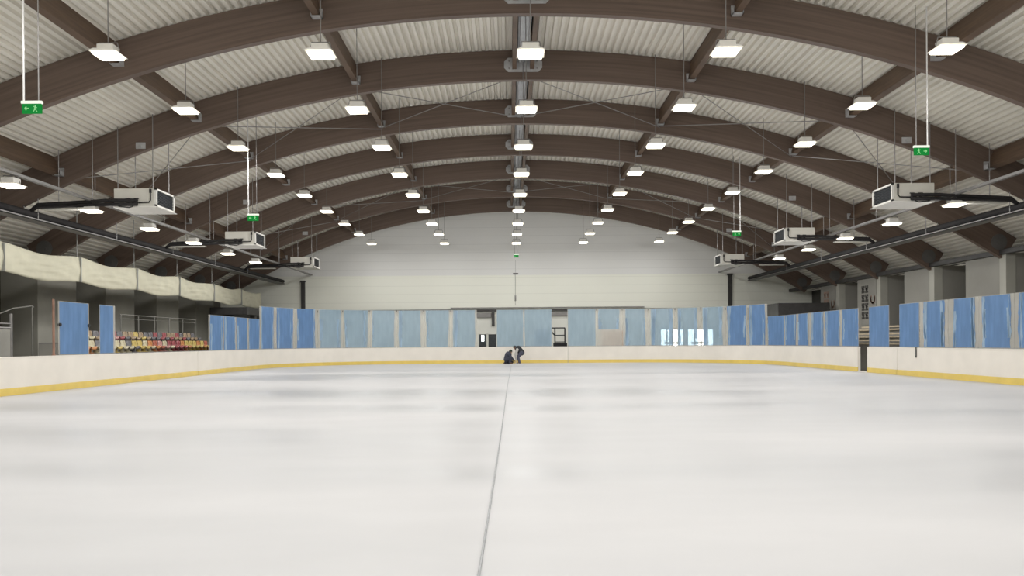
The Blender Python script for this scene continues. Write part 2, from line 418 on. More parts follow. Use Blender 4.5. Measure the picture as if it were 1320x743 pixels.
# purlins between the arches
BAYS = [(ARCH_Y[0] - S, ARCH_Y[0])] + list(zip(ARCH_Y[:-1], ARCH_Y[1:]))
BAYN = ['in front of the first arch', 'between first and second arches', 'between second and third arches', 'between third and fourth arches',
        'between fourth and fifth arches', 'between fifth and sixth arches', 'between sixth arch and far wall arch']
rows = [(-0.437, 'lowest row on the stand side'), (-0.302, 'middle row on the stand side'), (-0.153, 'upper row on the stand side'),
        (-0.0080, 'ridge pair, stand side'), (0.0080, 'ridge pair, gate side'),
        (0.153, 'upper row on the gate side'), (0.302, 'middle row on the gate side'), (0.437, 'lowest row on the gate side')]
for bi, (y0, y1) in enumerate(BAYS):
    for an, rn in rows:
        if bi == 0 and abs(an) > 0.4: continue
        hw = 0.095 if abs(an) > 0.05 else 0.075
        r0 = RB + 0.36; r1 = RS
        ca, sa = math.cos(an), math.sin(an)
        p = MB(); poly = []
        for u, r in ((-hw, r0), (hw, r0), (hw, r1), (-hw, r1)): poly.append((XC + r * sa + u * ca, ZC + r * ca - u * sa))
        p.prism(poly, 'y', y0 + 0.11, y1 - 0.11)
        tag(obj('roof_purlin', p, M['purlin']), 'brown timber purlin ' + BAYN[bi] + ', ' + rn, 'purlin', 'roof purlins')
    # galvanised service tray between the ridge purlins
    t = thing('service_tray', 'grey ribbed metal tray at the ridge ' + BAYN[bi], 'cable tray', (XC, y0 + 0.11, RS + ZC - 0.42), 'ridge service trays')
    L = S - 0.22
    p = MB(); p.b2((-0.22, 0, 0), (0.22, L, 0.02)); p.b2((-0.22, 0, 0), (-0.2, L, 0.1)); p.b2((0.2, 0, 0), (0.22, L, 0.1)); obj('tray', p, M['palesteel'], t)
    for ux, rr in ((-0.12, 0.035), (0.0, 0.025), (0.1, 0.035)):
        p = MB(); p.tube((ux, 0, -rr), (ux, L, -rr), rr, n=8); obj('conduit', p, M['palesteel'], t, smooth=True)

# wind bracing rods, crossing in two bays
angs = [-0.437, -0.302, -0.153, 0.0, 0.153, 0.302, 0.437]
for y0, y1, bn in ((ARCH_Y[1], ARCH_Y[2], 'behind the second arch'), (ARCH_Y[4], ARCH_Y[5], 'behind the fifth arch')):
    for k in range(6):
        a0, a1 = angs[k], angs[k + 1]
        sn = SIDE[-1 if k < 3 else 1]; pos = ['low', 'middle', 'ridge', 'ridge', 'middle', 'low'][k]
        t = thing('cross_bracing', 'thin crossed steel rods ' + bn + ', ' + pos + ' panel on the ' + sn, 'bracing', (XC, y0, 10), 'roof cross bracing')
        for u, v, dr in ((a0, a1, 0.0), (a1, a0, 0.05)):
            xa, za = arc(u, RB + 0.25 + dr); xb, zb = arc(v, RB + 0.25 + dr)
            p = MB(); p.tube((xa - XC, 0.11, za - 10), (xb - XC, y1 - y0 - 0.11, zb - 10), 0.016, n=6); obj('rod', p, M['rod'], t)

# ------------------------------------------------------------------ hanging lamps
LA = bpy.data.lights.new('hall lamp light', 'AREA'); LA.shape = 'RECTANGLE'; LA.size = 0.6; LA.size_y = 0.56
LA.energy = 52; LA.spread = math.radians(180); LA.color = (1.0, 1.0, 1.0)
LP = bpy.data.lights.new('hall lens light', 'POINT'); LP.shadow_soft_size = 0.09; LP.energy = 38; LP.color = (1.0, 1.0, 1.0)
LB = LA.copy(); LB.energy *= 1.3; LQ = LP.copy(); LQ.energy *= 1.3
def lamp_parts(root, top, stem=False, side=False):
    p = MB(); p.box((0, 0, 0.125), (0.40, 0.34, 0.17), None, 0.02)
    p.prism([(-0.20, 0.05), (0.20, 0.05), (0.33, 0.0), (-0.33, 0.0)], 'y', -0.31, 0.31)
    obj('housing', p, M['lampbody'], root)
    p = MB(); p.box((0, 0, -0.03), (0.56, 0.52, 0.06), None, 0.02); d = obj('diffuser', p, M['lamp'], root)
    o = bpy.data.objects.new('light_source', LB if side else LA); C.objects.link(o); o.location = (0, 0, -0.07); o.parent = root
    o = bpy.data.objects.new('lens_light', LQ if side else LP); C.objects.link(o); o.location = (0, 0, -0.16); o.parent = root
    p = MB()
    for sx in (-1, 1): p.tube((sx * 0.28, 0, 0.03), (sx * 0.22, 0, 0.28), 0.012, n=6)
    p.tube((-0.22, 0, 0.28), (0.22, 0, 0.28), 0.012, n=6); obj('bracket', p, M['lampfin'], root)
    p = MB(); p.tube((0, 0, 0.27), (0, 0, top), 0.012 if not stem else 0.02, n=6); obj('cable', p, M['cable'], root)
LAMP_ROWS = [(0.57, 8.34, 'ridge row', 0), (-4.48, 8.36, 'upper row on the stand side', 0), (5.28, 8.36, 'upper row on the gate side', 0),
             (-9.6, 8.38, 'middle row on the stand side', 0), (10.6, 8.38, 'middle row on the gate side', 0),
             (-14.84, 6.18, 'low rail row on the stand side', 1), (15.9, 6.18, 'low rail row on the gate side', 1)]
LY = [(3.336 + 0.8 * k) * S for k in range(9)]
for x, z, rn, low in LAMP_ROWS:
    first = None
    vis = []
    for k in range(9):
        if low and k < 1: continue
        if low and k > 6: continue
        if rn == 'low rail row on the gate side' and k < 2: continue
        vis.append(LY[k])
    for j, y in enumerate(vis):
        lab = 'glowing square lamp, ' + ORD[j] + ' from the camera in the ' + rn
        if first is None:
            first = thing('ceiling_lamp', lab, 'lamp', (x, y, z), 'hanging ceiling lamps')
            lamp_parts(first, (RS + ZC - 0.50 - z) if rn == 'ridge row' else (zarc(x, RS) - z) if not low else 0.34, bool(low), abs(x - XC) > 8)
        else: dup(first, (x, y, z), lab)
# lamps of the same rows over the near ice (above and behind the viewpoint)
for x, z, rn, low in LAMP_ROWS:
    for k in range(-7, 0):
        o = bpy.data.objects.new('hall_lamp_light', LB if abs(x - XC) > 8 else LA); C.objects.link(o); o.location = (x, (3.336 + 0.8 * k) * S, z)
        o = bpy.data.objects.new('hall_lens_light', LQ if abs(x - XC) > 8 else LP); C.objects.link(o); o.location = (x, (3.336 + 0.8 * k) * S, z - 0.1)

# lighting rails with hangers, black pipes and grey trays under the arches
for sd, xr, xp in ((-1, -14.84, -17.0), (1, 15.9, 18.15)):
    sn = SIDE[sd]
    t = thing('lighting_rail', 'long pale rail carrying the low lamps on the ' + sn, 'lighting rail', (xr, 0, 6.50), 'lighting rails')
    p = MB(); p.b2((-0.07, 15, 0), (0.07, FAR, 0.09)); obj('rail', p, M['greypipe'], t)
    for y in ARCH_Y[:-1]:
        p = MB(); p.tube((0, y, 0.09), (0, y, zarc(xr, RB) - 6.5), 0.014, n=6); obj('hanger', p, M['rod'], t)
    for j, (dx, dz, r) in enumerate(((0.0, 0.0, 0.12), (0.28 * sd, 0.05, 0.10))):
        which = 'nearer the ice' if j == 0 else 'nearer the wall'
        p = MB(); p.tube((xp + dx, 14, 6.08 + dz), (xp + dx, FAR, 6.08 + dz), r, n=12)
        tag(obj('supply_pipe', p, M['blackpipe'], smooth=True), 'long black insulated pipe under the arches on the ' + sn + ', ' + which, 'pipe', 'black supply pipes')
    t = thing('cable_tray', 'long grey tray below the black pipes on the ' + sn, 'cable tray', (xp + 0.14 * sd, 0, 5.86), 'side cable trays')
    p = MB(); p.b2((-0.26, 14, 0), (0.26, FAR, 0.025)); p.b2((-0.26, 14, 0), (-0.235, FAR, 0.07)); p.b2((0.235, 14, 0), (0.26, FAR, 0.07)); obj('tray', p, M['greypipe'], t)
    for y in ARCH_Y[:-1]:
        for ux in (-0.25, 0.25):
            p = MB(); p.tube((ux, y, 0.02), (ux, y, zarc(xp + 0.14 * sd + ux, RB) - 5.86), 0.014, n=6); obj('hanger', p, M['rod'], t)

# ------------------------------------------------------------------ air cooling units
def cooler(sd, y, lab):
    """origin under the middle of the casing; the grille looks at the ice (towards -sd)"""
    t = thing('air_cooler', lab, 'air cooler', (XC + sd * 13.1, y, 6.27), 'hanging air coolers')
    fx = 0.0; bx = 1.5 * sd
    p = MB(); p.b2((0.06 * sd, 0, 0.05), (bx, 1.5, 0.68), 0.015); cs = obj('casing', p, M['unit'], t)
    p = MB(); p.b2((0.30 * sd, -0.012, 0.13), (1.38 * sd, 0.0, 0.60)); obj('access_panel', p, M['unit'], cs)
    p = MB()                                             # drip pan flaring out towards the grille
    p.prism([(-0.10 * sd, 0.0), (1.5 * sd, 0.0), (1.5 * sd, 0.05), (0.06 * sd, 0.05), (-0.10 * sd, 0.015)], 'y', -0.02, 1.52); obj('drip_pan', p, M['lampbody'], t)
    p = MB(); a, b_ = -0.02 * sd, 0.06 * sd
    p.b2((a, 0, 0.05), (b_, 0.07, 0.68)); p.b2((a, 1.43, 0.05), (b_, 1.5, 0.68)); p.b2((a, 0, 0.62), (b_, 1.5, 0.68)); p.b2((a, 0, 0.05), (b_, 1.5, 0.10))
    g = obj('grille_frame', p, M['lampbody'], t)
    p = MB(); p.b2((0.04 * sd, 0.07, 0.10), (0.062 * sd, 1.43, 0.62))
    for k in range(9): p.box((0.02 * sd, 0.75, 0.13 + 0.055 * k), (0.045, 1.36, 0.008), Matrix.Rotation(0.5 * sd, 3, 'Y'))
    obj('grille', p, M['grille'], g)
    p = MB(); p.tube((0.16 * sd, -0.08, 0.64), (0.16 * sd, -0.08, 0.50), 0.045, n=8)
    p.path([(0.16 * sd, -0.08, 0.60), (0.16 * sd, -0.08, 0.24), (0.22 * sd, -0.08, 0.17), (0.60 * sd, -0.08, 0.16), (0.8 * sd, -0.1, 0.16)], 0.026)
    p.path([(0.75 * sd, -0.1, 0.14), (0.78 * sd, -0.1, 0.02), (0.9 * sd, -0.1, -0.02), (1.25 * sd, -0.1, 0.02), (1.4 * sd, -0.1, 0.10)], 0.02)
    obj('feed_pipe', p, M['blackpipe'], t, smooth=True)
    zr = 6.27
    for k, dz in enumerate((0.0, 0.14)):
        p = MB(); p.path([(0.62 * sd, -0.1, 0.10 + dz), (1.5 * sd, -0.1, 0.10 + dz), (4.15 * sd, -0.1, 0.02 + dz * 0.6), (4.45 * sd, -0.1, -0.16)], 0.062); obj('branch_pipe', p, M['blackpipe'], t, smooth=True)
    for kx in (0.65, 0.95):
        p = MB(); p.tube((kx * sd, -0.1, 0.12), (kx * sd, -0.1, 0.30), 0.05, n=8); p.tube((kx * sd - 0.08, -0.1, 0.30), (kx * sd + 0.08, -0.1, 0.30), 0.02, n=6); obj('valve', p, M['blackpipe'], t)
    p = MB(); p.b2((2.5 * sd, 0.02, -0.06), (4.1 * sd, 0.22, -0.01)); obj('drain_tray', p, M['unit'], t)
    for kx in (0.15, 1.4):
        for ky in (0.1, 1.4):
            xx = XC + sd * 13.1 + kx * sd
            p = MB(); p.tube((kx * sd, ky, 0.68), (kx * sd, ky, zarc(xx, RS) - 6.27), 0.016, n=6); obj('hanger', p, M['rod'], t)
    for kx in (2.2, 3.4):
        xx = XC + sd * 13.1 + kx * sd
        p = MB(); p.tube((kx * sd, -0.1, 0.1), (kx * sd, -0.1, zarc(xx, RS) - 6.27), 0.014, n=6); obj('hanger', p, M['rod'], t)
for sd in (-1, 1):
    for k, y in enumerate((27.6, 38.4, 49.9)):
        cooler(sd, y, 'cream box air cooler with black pipes on the ' + SIDE[sd] + ', ' + ['nearest of three', 'middle of three', 'farthest of three'][k])

# ------------------------------------------------------------------ exit signs
def exit_sign(x, y, z, arrow, lab, w=0.40):
    t = thing('exit_sign', lab, 'exit sign', (x, y, z), 'hanging green exit signs')
    h = w * 0.5
    p = MB(); p.box((0, 0, 0), (w, 0.05, h), None, 0.006); fc = obj('panel', p, M['green'], t)
    p = MB(); p.box((0, 0, h / 2 + 0.03), (w + 0.03, 0.07, 0.06), None, 0.008); obj('lamp_strip', p, M['signtop'], t)
    q = MB(); s = -arrow; yy = -0.030
    # running figure in a doorway, with an arrow
    fx = s * w * 0.20
    q.box((fx, yy, h * 0.30), (w * 0.05, 0.006, w * 0.05))
    q.box((fx, yy, h * 0.10), (w * 0.06, 0.006, h * 0.30), Matrix.Rotation(0.25 * s, 3, 'Y'))
    q.box((fx + 0.05 * w, yy, -h * 0.20), (w * 0.035, 0.006, h * 0.38), Matrix.Rotation(-0.6, 3, 'Y'))
    q.box((fx - 0.05 * w, yy, -h * 0.20), (w * 0.035, 0.006, h * 0.38), Matrix.Rotation(0.6, 3, 'Y'))
    q.box((fx, yy, h * 0.14), (w * 0.20, 0.006, h * 0.07), Matrix.Rotation(0.35 * s, 3, 'Y'))
    ax = -s * w * 0.22
    q.box((ax, yy, 0), (w * 0.20, 0.006, h * 0.10))
    for r_ in (1, -1): q.box((ax + arrow * w * 0.07, yy, r_ * h * 0.09), (w * 0.12, 0.006, h * 0.09), Matrix.Rotation(r_ * 0.75 * arrow, 3, 'Y'))
    obj('pictogram', q, M['greenmark'], fc)
    top = zarc(x, RS) - z
    for ux, m1, r in ((-w * 0.42 * (1 if x < 0 else -1), 'white_rod', 0.018), (w * 0.34 * (1 if x < 0 else -1), 'cable', 0.012)):
        p = MB(); p.tube((ux, 0, h / 2 + 0.05), (ux, 0, top), r, n=8); obj('suspension_rod', p, M[m1], t)
exit_sign(-9.8, 16.0, 6.27, -1, 'green lit exit sign on rods by the stand, nearest the camera')
exit_sign(11.2, 21.0, 6.47, 1, 'green lit exit sign on rods on the gate side, nearer one')
exit_sign(-9.4, 28.6, 6.02, -1, 'smaller green lit exit sign on rods by the stand, behind the nearest')
exit_sign(11.2, 38.0, 6.60, 1, 'small green lit exit sign on the gate side above the farthest cooler')
exit_sign(0.55, 54.0, 7.36, -1, 'tiny green lit exit sign at the ridge before the far wall', 0.34)

# small objects hanging before the far wall
t = thing('hanging_sensor', 'small dark box hanging below the far green exit sign', 'sensor', (0.5, 54.2, 6.15))
p = MB(); p.box((0, 0, 0), (0.36, 0.12, 0.10), None, 0.01); obj('body', p, M['darksteel'], t)
p = MB(); p.tube((0, 0, 0.05), (0, 0, 0.96), 0.008, n=6); obj('cable', p, M['cable'], t)
t = thing('hanging_microphone', 'thin dark microphone on a cord low before the far wall', 'microphone', (0.48, 54.4, 4.3))
p = MB(); p.tube((0, 0, 0.0), (0, 0, 0.34), 0.05, 0.06, n=10); p.ball((0, 0, 0), 0.06); obj('capsule', p, M['greypipe'], t, smooth=True)
p = MB(); p.tube((0, 0, 0.34), (0, 0, 1.8), 0.015, n=6); p.tube((0, 0, -0.35), (0, 0, 0), 0.01, n=6); obj('cord', p, M['cable'], t)

# ------------------------------------------------------------------ far wall fittings
w = MB(); w.wb((-14.9, FAR - 0.20, 3.60), (16.1, FAR, 3.76)); struct('trim_3', w, M['darksteel'])
w = MB(); w.wb((-4.2, FAR - 0.10, 3.84), (9.8, FAR, 3.90)); struct('trim_4', w, M['greypipe'])
for x, z1, lab in ((-14.85, 5.9, 'dark slim post on the far wall, stand side'), (16.0, 6.2, 'dark slim post on the far wall, gate side')):
    p = MB(); p.wb((x - 0.14, FAR - 0.16, -0.06), (x + 0.14, FAR, z1), 0.015); p.wb((x - 0.18, FAR - 0.2, z1 - 0.10), (x + 0.18, FAR, z1 + 0.02))
    tag(obj('wall_post', p, M['darksteel']), lab, 'post', 'far wall posts')
# white door with two glazed leaves, seen through the missing pane
d = MB(); d.wb((-2.6, FAR - 0.08, -0.06), (-0.6, FAR, 3.3)); door = struct('door_1', d, M['whitepaint'])
for x0, x1 in ((-2.15, -1.62), (-1.48, -0.90)):
    p = MB(); p.wb((x0, FAR - 0.10, 0.9), (x1, FAR - 0.07, 1.95)); wn = obj('door_window', p, M['grille'], door)
    for q0, q1 in (((x0 - .05, .85), (x0, 2.0)), ((x1, .85), (x1 + .05, 2.0)), ((x0 - .05, 1.95), (x1 + .05, 2.0))):
        p = MB(); p.wb((q0[0], FAR - 0.12, q0[1]), (q1[0], FAR - 0.08, q1[1])); obj('door_window_frame', p, M['whitepaint'], wn)
p = MB(); p.wb((-1.98, FAR - 0.125, 1.45), (-1.80, FAR - 0.105, 1.88)); tag(obj('glowing_sheet', p, M['daylight']), 'white sheet with added glow in the pane of the far door', 'notice')  # the sheet is no lamp; its brightness is put in as emission
p = MB(); p.wb((-1.22, FAR - 0.28, 2.55), (-1.02, FAR - 0.09, 3.55), 0.02); p.wb((-1.20, FAR - 0.30, 2.6), (-1.04, FAR - 0.28, 3.5)); tag(obj('door_closer_box', p, M['darksteel']), 'dark narrow box above the far white door', 'box')
p = MB(); p.wb((-2.3, FAR - 0.22, 3.15), (-1.25, FAR - 0.09, 3.50), 0.02); p.wb((-2.25, FAR - 0.23, 3.2), (-1.3, FAR - 0.215, 3.45)); tag(obj('roller_shutter_box', p, M['greypipe']), 'grey shutter box over the far white door', 'shutter box')
d = MB(); d.wb((2.9, FAR - 0.06, -0.06), (4.6, FAR, 3.25)); struct('door_2', d, M['whitepaint'])
p = MB(); p.wb((2.9, FAR - 0.22, 3.25), (4.5, FAR, 3.52), 0.02); p.wb((2.95, FAR - 0.23, 3.28), (4.45, FAR - 0.215, 3.49)); tag(obj('roller_shutter_box', p, M['greypipe']), 'grey shutter box over the second far door', 'shutter box')
# daylit windows
for k, (x0, x1) in enumerate(((11.0, 12.6), (12.95, 14.75))):
    p = MB(); p.wb((x0, FAR - 0.05, 0.75), (x1, FAR - 0.02, 2.2)); wn = struct('window_%d' % (k + 1), p, M['daylight'])
    fr = MB(); fr.wb((x0 - 0.08, FAR - 0.09, 0.67), (x0, FAR, 2.28)); fr.wb((x1, FAR - 0.09, 0.67), (x1 + 0.08, FAR, 2.28))
    fr.wb((x0 - 0.08, FAR - 0.09, 2.2), (x1 + 0.08, FAR, 2.28)); fr.wb((x0 - 0.08, FAR - 0.12, 0.67), (x1 + 0.08, FAR, 0.75))
    for q in (0.27, 0.52, 0.78):
        xm = x0 + (x1 - x0) * q; fr.wb((xm - 0.05, FAR - 0.085, 0.75), (xm + 0.05, FAR, 2.2))
    fr.wb((x0 + 0.25, FAR - 0.085, 1.15), (x1 - 0.3, FAR, 1.30))
    obj('window_frame', fr, M['recess'], wn)

# things standing between the far boards and the wall
t = thing('steel_trolley', 'black steel trolley frame behind the far glass gap', 'trolley', (3.05, 52.2, -0.06))
p = MB()
for ux in (0.05, 0.72): p.tube((ux, 0, 0.1), (ux, 0, 2.34), 0.045, n=8)
p.tube((-0.45, 0, 2.36), (0.74, 0, 2.36), 0.04, n=8); p.tube((-0.35, 0, 2.32), (0.05, 0, 1.85), 0.04, n=8)
obj('frame', p, M['black'], t)
for z in (1.87, 1.42):
    p = MB(); p.tube((0.05, 0, z), (0.72, 0, z), 0.03, n=8); obj('rung', p, M['black'], t)
p = MB(); p.b2((-0.05, -0.3, 1.12), (0.85, 0.3, 1.36), 0.02); obj('tray', p, M['black'], t)
p = MB(); p.b2((-0.0, -0.28, 0.1), (0.80, 0.28, 0.2), 0.02); obj('base', p, M['black'], t)
for ux in (0.08, 0.7):
    for uy in (-0.22, 0.22):
        p = MB(); p.tube((ux - 0.02, uy, 0.06), (ux + 0.02, uy, 0.06), 0.06, n=12); obj('wheel', p, M['black'], t)
t = thing('crash_mat', 'pale orange pink mat standing behind the far glass', 'mat', (7.15, 52.0, -0.06))
p = MB(); p.box((0, 0, 1.08), (1.85, 0.22, 2.16), None, 0.04); obj('cover', p, M['pinkboard'], t)
p = MB(); p.b2((-0.90, -0.125, 1.05), (0.90, -0.11, 1.08)); obj('seam', p, M['whitepaint'], t)
p = MB(); p.b2((1.7, 51.2, -0.06), (2.75, 51.8, 2.15), 0.03); p.b2((1.66, 51.16, 2.15), (2.79, 51.84, 2.2)); tag(obj('storage_locker', p, mat('dull blue steel', (0.10, 0.19, 0.36), 0.5)), 'dull blue locker behind the far glass beside the black trolley', 'locker')
t = thing('goal_judge_box', 'small black box standing on a post behind the far glass', 'box', (-8.45, 51.6, -0.06))
p = MB(); p.b2((-0.2, -0.12, 1.15), (0.2, 0.12, 1.55), 0.02); obj('body', p, M['black'], t)
p = MB(); p.tube((0, 0, 0), (0, 0, 1.16), 0.05, n=8); p.tube((0, 0, 0), (0, 0, 0.03), 0.2, n=12); obj('stand', p, M['black'], t)

# ------------------------------------------------------------------ boards
BH = 1.07
def board(a, b, lab):
    fr = frames(a, b)
    root = thing('rink_board', lab, 'rink board', (fr[0][0][0], fr[0][0][1], 0), 'rink boards')
    o = Vector((fr[0][0][0], fr[0][0][1], 0))
    fr = [((p[0] - o.x, p[1] - o.y), n_) for p, n_ in fr]
    p = MB(); p.sweep([(0.0, 0.205), (0.0, BH - 0.035), (0.12, BH - 0.035), (0.12, -0.06), (0.02, -0.06), (0.02, 0.205)], fr); obj('panel', p, M['board'], root)
    p = MB(); p.sweep([(-0.012, 0.0), (-0.012, 0.19), (0.0, 0.203), (0.019, 0.203), (0.019, 0.0)], fr); obj('kick_plate', p, M['kick'], root)
    p = MB(); p.sweep([(-0.008, BH - 0.034), (-0.008, BH - 0.006), (0.0, BH), (0.13, BH), (0.13, BH - 0.034)], fr); obj('cap_rail', p, M['board'], root)
    return root
e = 0.014
board(YN + RC, 34.4 - e, 'long white rink board with yellow kick plate in front of the stand')
board(34.4 + e, T2 + 3.82 - (XL + RC) - e, 'white rink board curving from the stand along the far end past two workers')
board(T2 + 3.82 - (XL + RC) + e, tr(33.6), 'white rink board curving from the far end to the open gate')
board(tr(32.7), tr(30.2) - e, 'short white rink board beside the open gate')
board(tr(30.2) + e, tr(YN + RC), 'long white rink board with yellow base on the near gate side')
t = thing('gate_threshold', 'pale sill on the ice edge of the open gate', 'threshold', (XR, 33.15, 0))
p = MB(); p.b2((-0.01, -0.45, -0.06), (0.14, 0.45, 0.03), 0.008); obj('sill', p, M['board'], t)
p = MB(); p.b2((0.02, -0.44, 0.03), (0.12, 0.44, 0.036)); obj('strip', p, M['cap'], t)
t = thing('strap', 'black strap hanging over the white board below a blue pane', 'strap', (XR, 28.75, BH))
p = MB(); p.b2((-0.022, -0.03, -0.36), (-0.010, 0.03, 0.012)); p.b2((-0.022, -0.03, 0.002), (0.05, 0.03, 0.014)); obj('webbing', p, M['black'], t)
p = MB(); p.box((-0.028, 0, -0.34), (0.012, 0.09, 0.05)); obj('buckle', p, M['darksteel'], t)

# ------------------------------------------------------------------ glass with protective film
def wavy(n, base, amp, lo, hi):
    out = []; v = base
    for k in range(n):
        v += random.uniform(-amp, amp); v = min(hi, max(lo, v)); out.append(v)
    return out
def strip(left, right, h0, h1, y0, y1):
    """sheet between two wavy vertical edges, with thickness"""
    mb = MB(); n = len(left); vs = []
    for k in range(n):
        z = h0 + (h1 - h0) * k / (n - 1)
        vs += [(left[k], y0, z), (right[k], y0, z), (right[k], y1, z), (left[k], y1, z)]
    fs = []
    for k in range(n - 1):
        o = 4 * k; fs += [(o, o + 1, o + 5, o + 4), (o + 1, o + 2, o + 6, o + 5), (o + 2, o + 3, o + 7, o + 6), (o + 3, o, o + 4, o + 7)]
    fs += [(0, 3, 2, 1), (4 * n - 4, 4 * n - 3, 4 * n - 2, 4 * n - 1)]
    return mb.add(vs, fs)
def pane(ta, tb, h, lab, fm='film', ml=0.1, mr_=0.1, streaks=1, amp=0.012, clips=False, zb=0.03, grp='glass panes on the boards'):
    (xa, ya), _ = rink(ta); (xb, yb), _ = rink(tb); (pm, nm) = rink((ta + tb) / 2)
    A = Vector((xa, ya, 0)); B = Vector((xb, yb, 0)); u = (B - A); L = u.length; u.normalize()
    nrm = Vector((-u.y, u.x, 0))                          # outward side is to the left of the travel direction
    A = A + nrm * 0.05
    t = thing('glass_pane', lab, 'glass pane', (A.x, A.y, BH), grp, math.atan2(u.y, u.x))
    g = 0.010
    p = MB(); p.b2((g, 0.0, 0.002), (L - g, 0.012, h)); obj('sheet', p, M['glass'], t)
    p = MB(); p.b2((g, -0.014, 0.001), (L - g, 0.026, 0.035)); obj('base_rail', p, M['cap'], t)
    N = 15
    l = wavy(N, ml, amp, 0.02, ml * 1.7 + 0.02); r = [L - v for v in wavy(N, mr_, amp, 0.02, mr_ * 1.7 + 0.02)]
    fl = obj('protective_film', strip(l, r, zb, h - 0.015, -0.006, -0.002), M[fm], t)
    for k in range(streaks):
        wd = random.uniform(0.05, 0.17)
        c = l[0] + random.uniform(-0.02, 0.10) if k % 2 == 0 else r[0] - wd - random.uniform(0.0, 0.10)
        cl = wavy(N, c, 0.018, max(0.02, c - 0.05), min(c + 0.05, L - 0.2)); cr = [min(L - 0.02, q + w_) for q, w_ in zip(cl, wavy(N, wd, 0.03, 0.02, 0.22))]
        z0 = max(zb + 0.01, random.choice((0.04, 0.04, h * 0.2))); z1 = random.choice((h - 0.03, h * 0.75, h - 0.03))
        obj('peeled_strip', strip(cl, cr, z0, z1, -0.012, -0.007), M['residue'], fl)
    if clips:
        for ux in (0.06, L - 0.06):
            p = MB(); p.tube((ux, -0.05, h * 0.565), (ux, 0.03, h * 0.565), 0.05, n=10); obj('clip', p, M['black'], t)
    return t
HS, HF = 1.68, 2.41
# stand side
pane(23.85, 25.6, HS, 'wide blue filmed pane standing alone at the near end of the stand', 'film', 0.07, 0.07, 0, 0.002, True)
pane(26.25, 27.3, HS, 'narrow blue filmed pane standing alone in front of the coloured seats', 'film', 0.03, 0.14, 0, 0.002)
for k in range(4):
    a = 35.8 + 1.8 * k
    pane(a, a + 1.8, HS, 'low blue filmed pane, ' + ORD[k] + ' beyond the open stretch before the seats', 'film', 0.11, 0.11, 2, 0.02)
# far end, tall
tA, tB = 43.0, T2 + (-2.06 - (XL + RC))
for k in range(9):
    a = tA + (tB - tA) * k / 9; b = tA + (tB - tA) * (k + 1) / 9
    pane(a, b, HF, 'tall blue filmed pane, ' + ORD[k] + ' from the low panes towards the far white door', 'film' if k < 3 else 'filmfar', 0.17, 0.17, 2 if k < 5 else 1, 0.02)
X2T = lambda x: T2 + x - (XL + RC)
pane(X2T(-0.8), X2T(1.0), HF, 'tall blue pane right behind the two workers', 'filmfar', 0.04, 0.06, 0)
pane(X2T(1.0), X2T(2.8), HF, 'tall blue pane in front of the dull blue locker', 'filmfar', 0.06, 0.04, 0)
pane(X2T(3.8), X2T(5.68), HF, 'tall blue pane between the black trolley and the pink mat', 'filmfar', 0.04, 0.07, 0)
tA, tB = X2T(5.68), 78.1
for k in range(7):
    a = tA + (tB - tA) * k / 7; b = tA + (tB - tA) * (k + 1) / 7
    lab = 'tall blue pane in front of the pink mat' if k == 0 else 'tall blue filmed pane, ' + ORD[k - 1] + ' from the pink mat towards the gate'
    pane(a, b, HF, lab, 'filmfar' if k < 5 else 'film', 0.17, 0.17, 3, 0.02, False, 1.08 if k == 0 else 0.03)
# gate side
pane(78.1, tr(42.6), HS, 'low blue filmed pane, first after the tall panes on the gate side', 'film', 0.09, 0.09, 1)
for k in range(5):
    a = tr(42.6 - 1.8 * k)
    lab = 'low blue filmed pane, ' + ORD[k + 1] + ' after the tall panes on the gate side' if k < 4 else 'low blue filmed pane touching the far edge of the open gate'
    pane(a, a + 1.8, HS, lab, 'film', (0.14, 0.18, 0.24, 0.16, 0.18)[k], (0.16, 0.24, 0.2, 0.16, 0.03)[k], (3, 2, 3, 2, 2)[k], 0.03)
pane(tr(32.62), tr(30.9), HS, 'plain blue filmed pane between the open gate and the missing pane', 'film', 0.02, 0.03, 0, 0.002)
pane(tr(30.1), tr(28.62), HS, 'plain blue filmed pane just nearer than the missing pane', 'film', 0.03, 0.03, 0, 0.002)
js = [28.6, 26.75, 25.0, 23.25, 21.45, 19.6]
for k in range(5):
    lab = 'large blue pane with pale peeling edges, ' + ORD[k] + ' nearer than the two plain blue panes'
    pane(tr(js[k]), tr(js[k + 1]), HS, lab, 'film', (0.30, 0.26, 0.22, 0.26, 0.2)[k], (0.22, 0.2, 0.2, 0.2, 0.2)[k], 4, 0.035)
p = MB(); p.tube((XL - 0.06, 23.62, BH), (XL - 0.06, 23.62, BH + 1.72), 0.035, n=8); p.tube((XL - 0.06, 23.62, BH), (XL - 0.06, 23.62, BH + 0.03), 0.06, n=8)
tag(obj('upright_tube', p, M['rust']), 'reddish brown upright beside the wide lone blue pane', 'post')

# ------------------------------------------------------------------ stand with seats
t = thing('grandstand', 'grey two step stand carrying the coloured seats', 'stand', (-16.6, 30.4, -0.06), None)
for x0, x1, h in ((-16.75, -15.75, 1.12), (-17.7, -16.75, 1.54)):
    p = MB(); p.b2((x0 + 16.6, -1.2, 0), (x1 + 16.6, 14.2, h - 0.06)); st = obj('step', p, M['concrete'], t)
    p = MB(); p.b2((x1 + 16.6 - 0.03, -1.2, h - 0.06), (x1 + 16.6 + 0.03, 14.2, h)); p.b2((x0 + 16.6, -1.2, h - 0.06), (x1 + 16.6 - 0.03, 14.2, h - 0.002)); obj('edge_strip', p, M['greypipe'], st)
t = thing('handrail', 'thin grey rail on posts behind the coloured seats', 'railing', (-17.95, 35.9, 0))
p = MB(); p.tube((0, -0.1, 2.78), (0, 8.6, 2.78), 0.022, n=8); obj('top_rail', p, M['dullrail'], t)
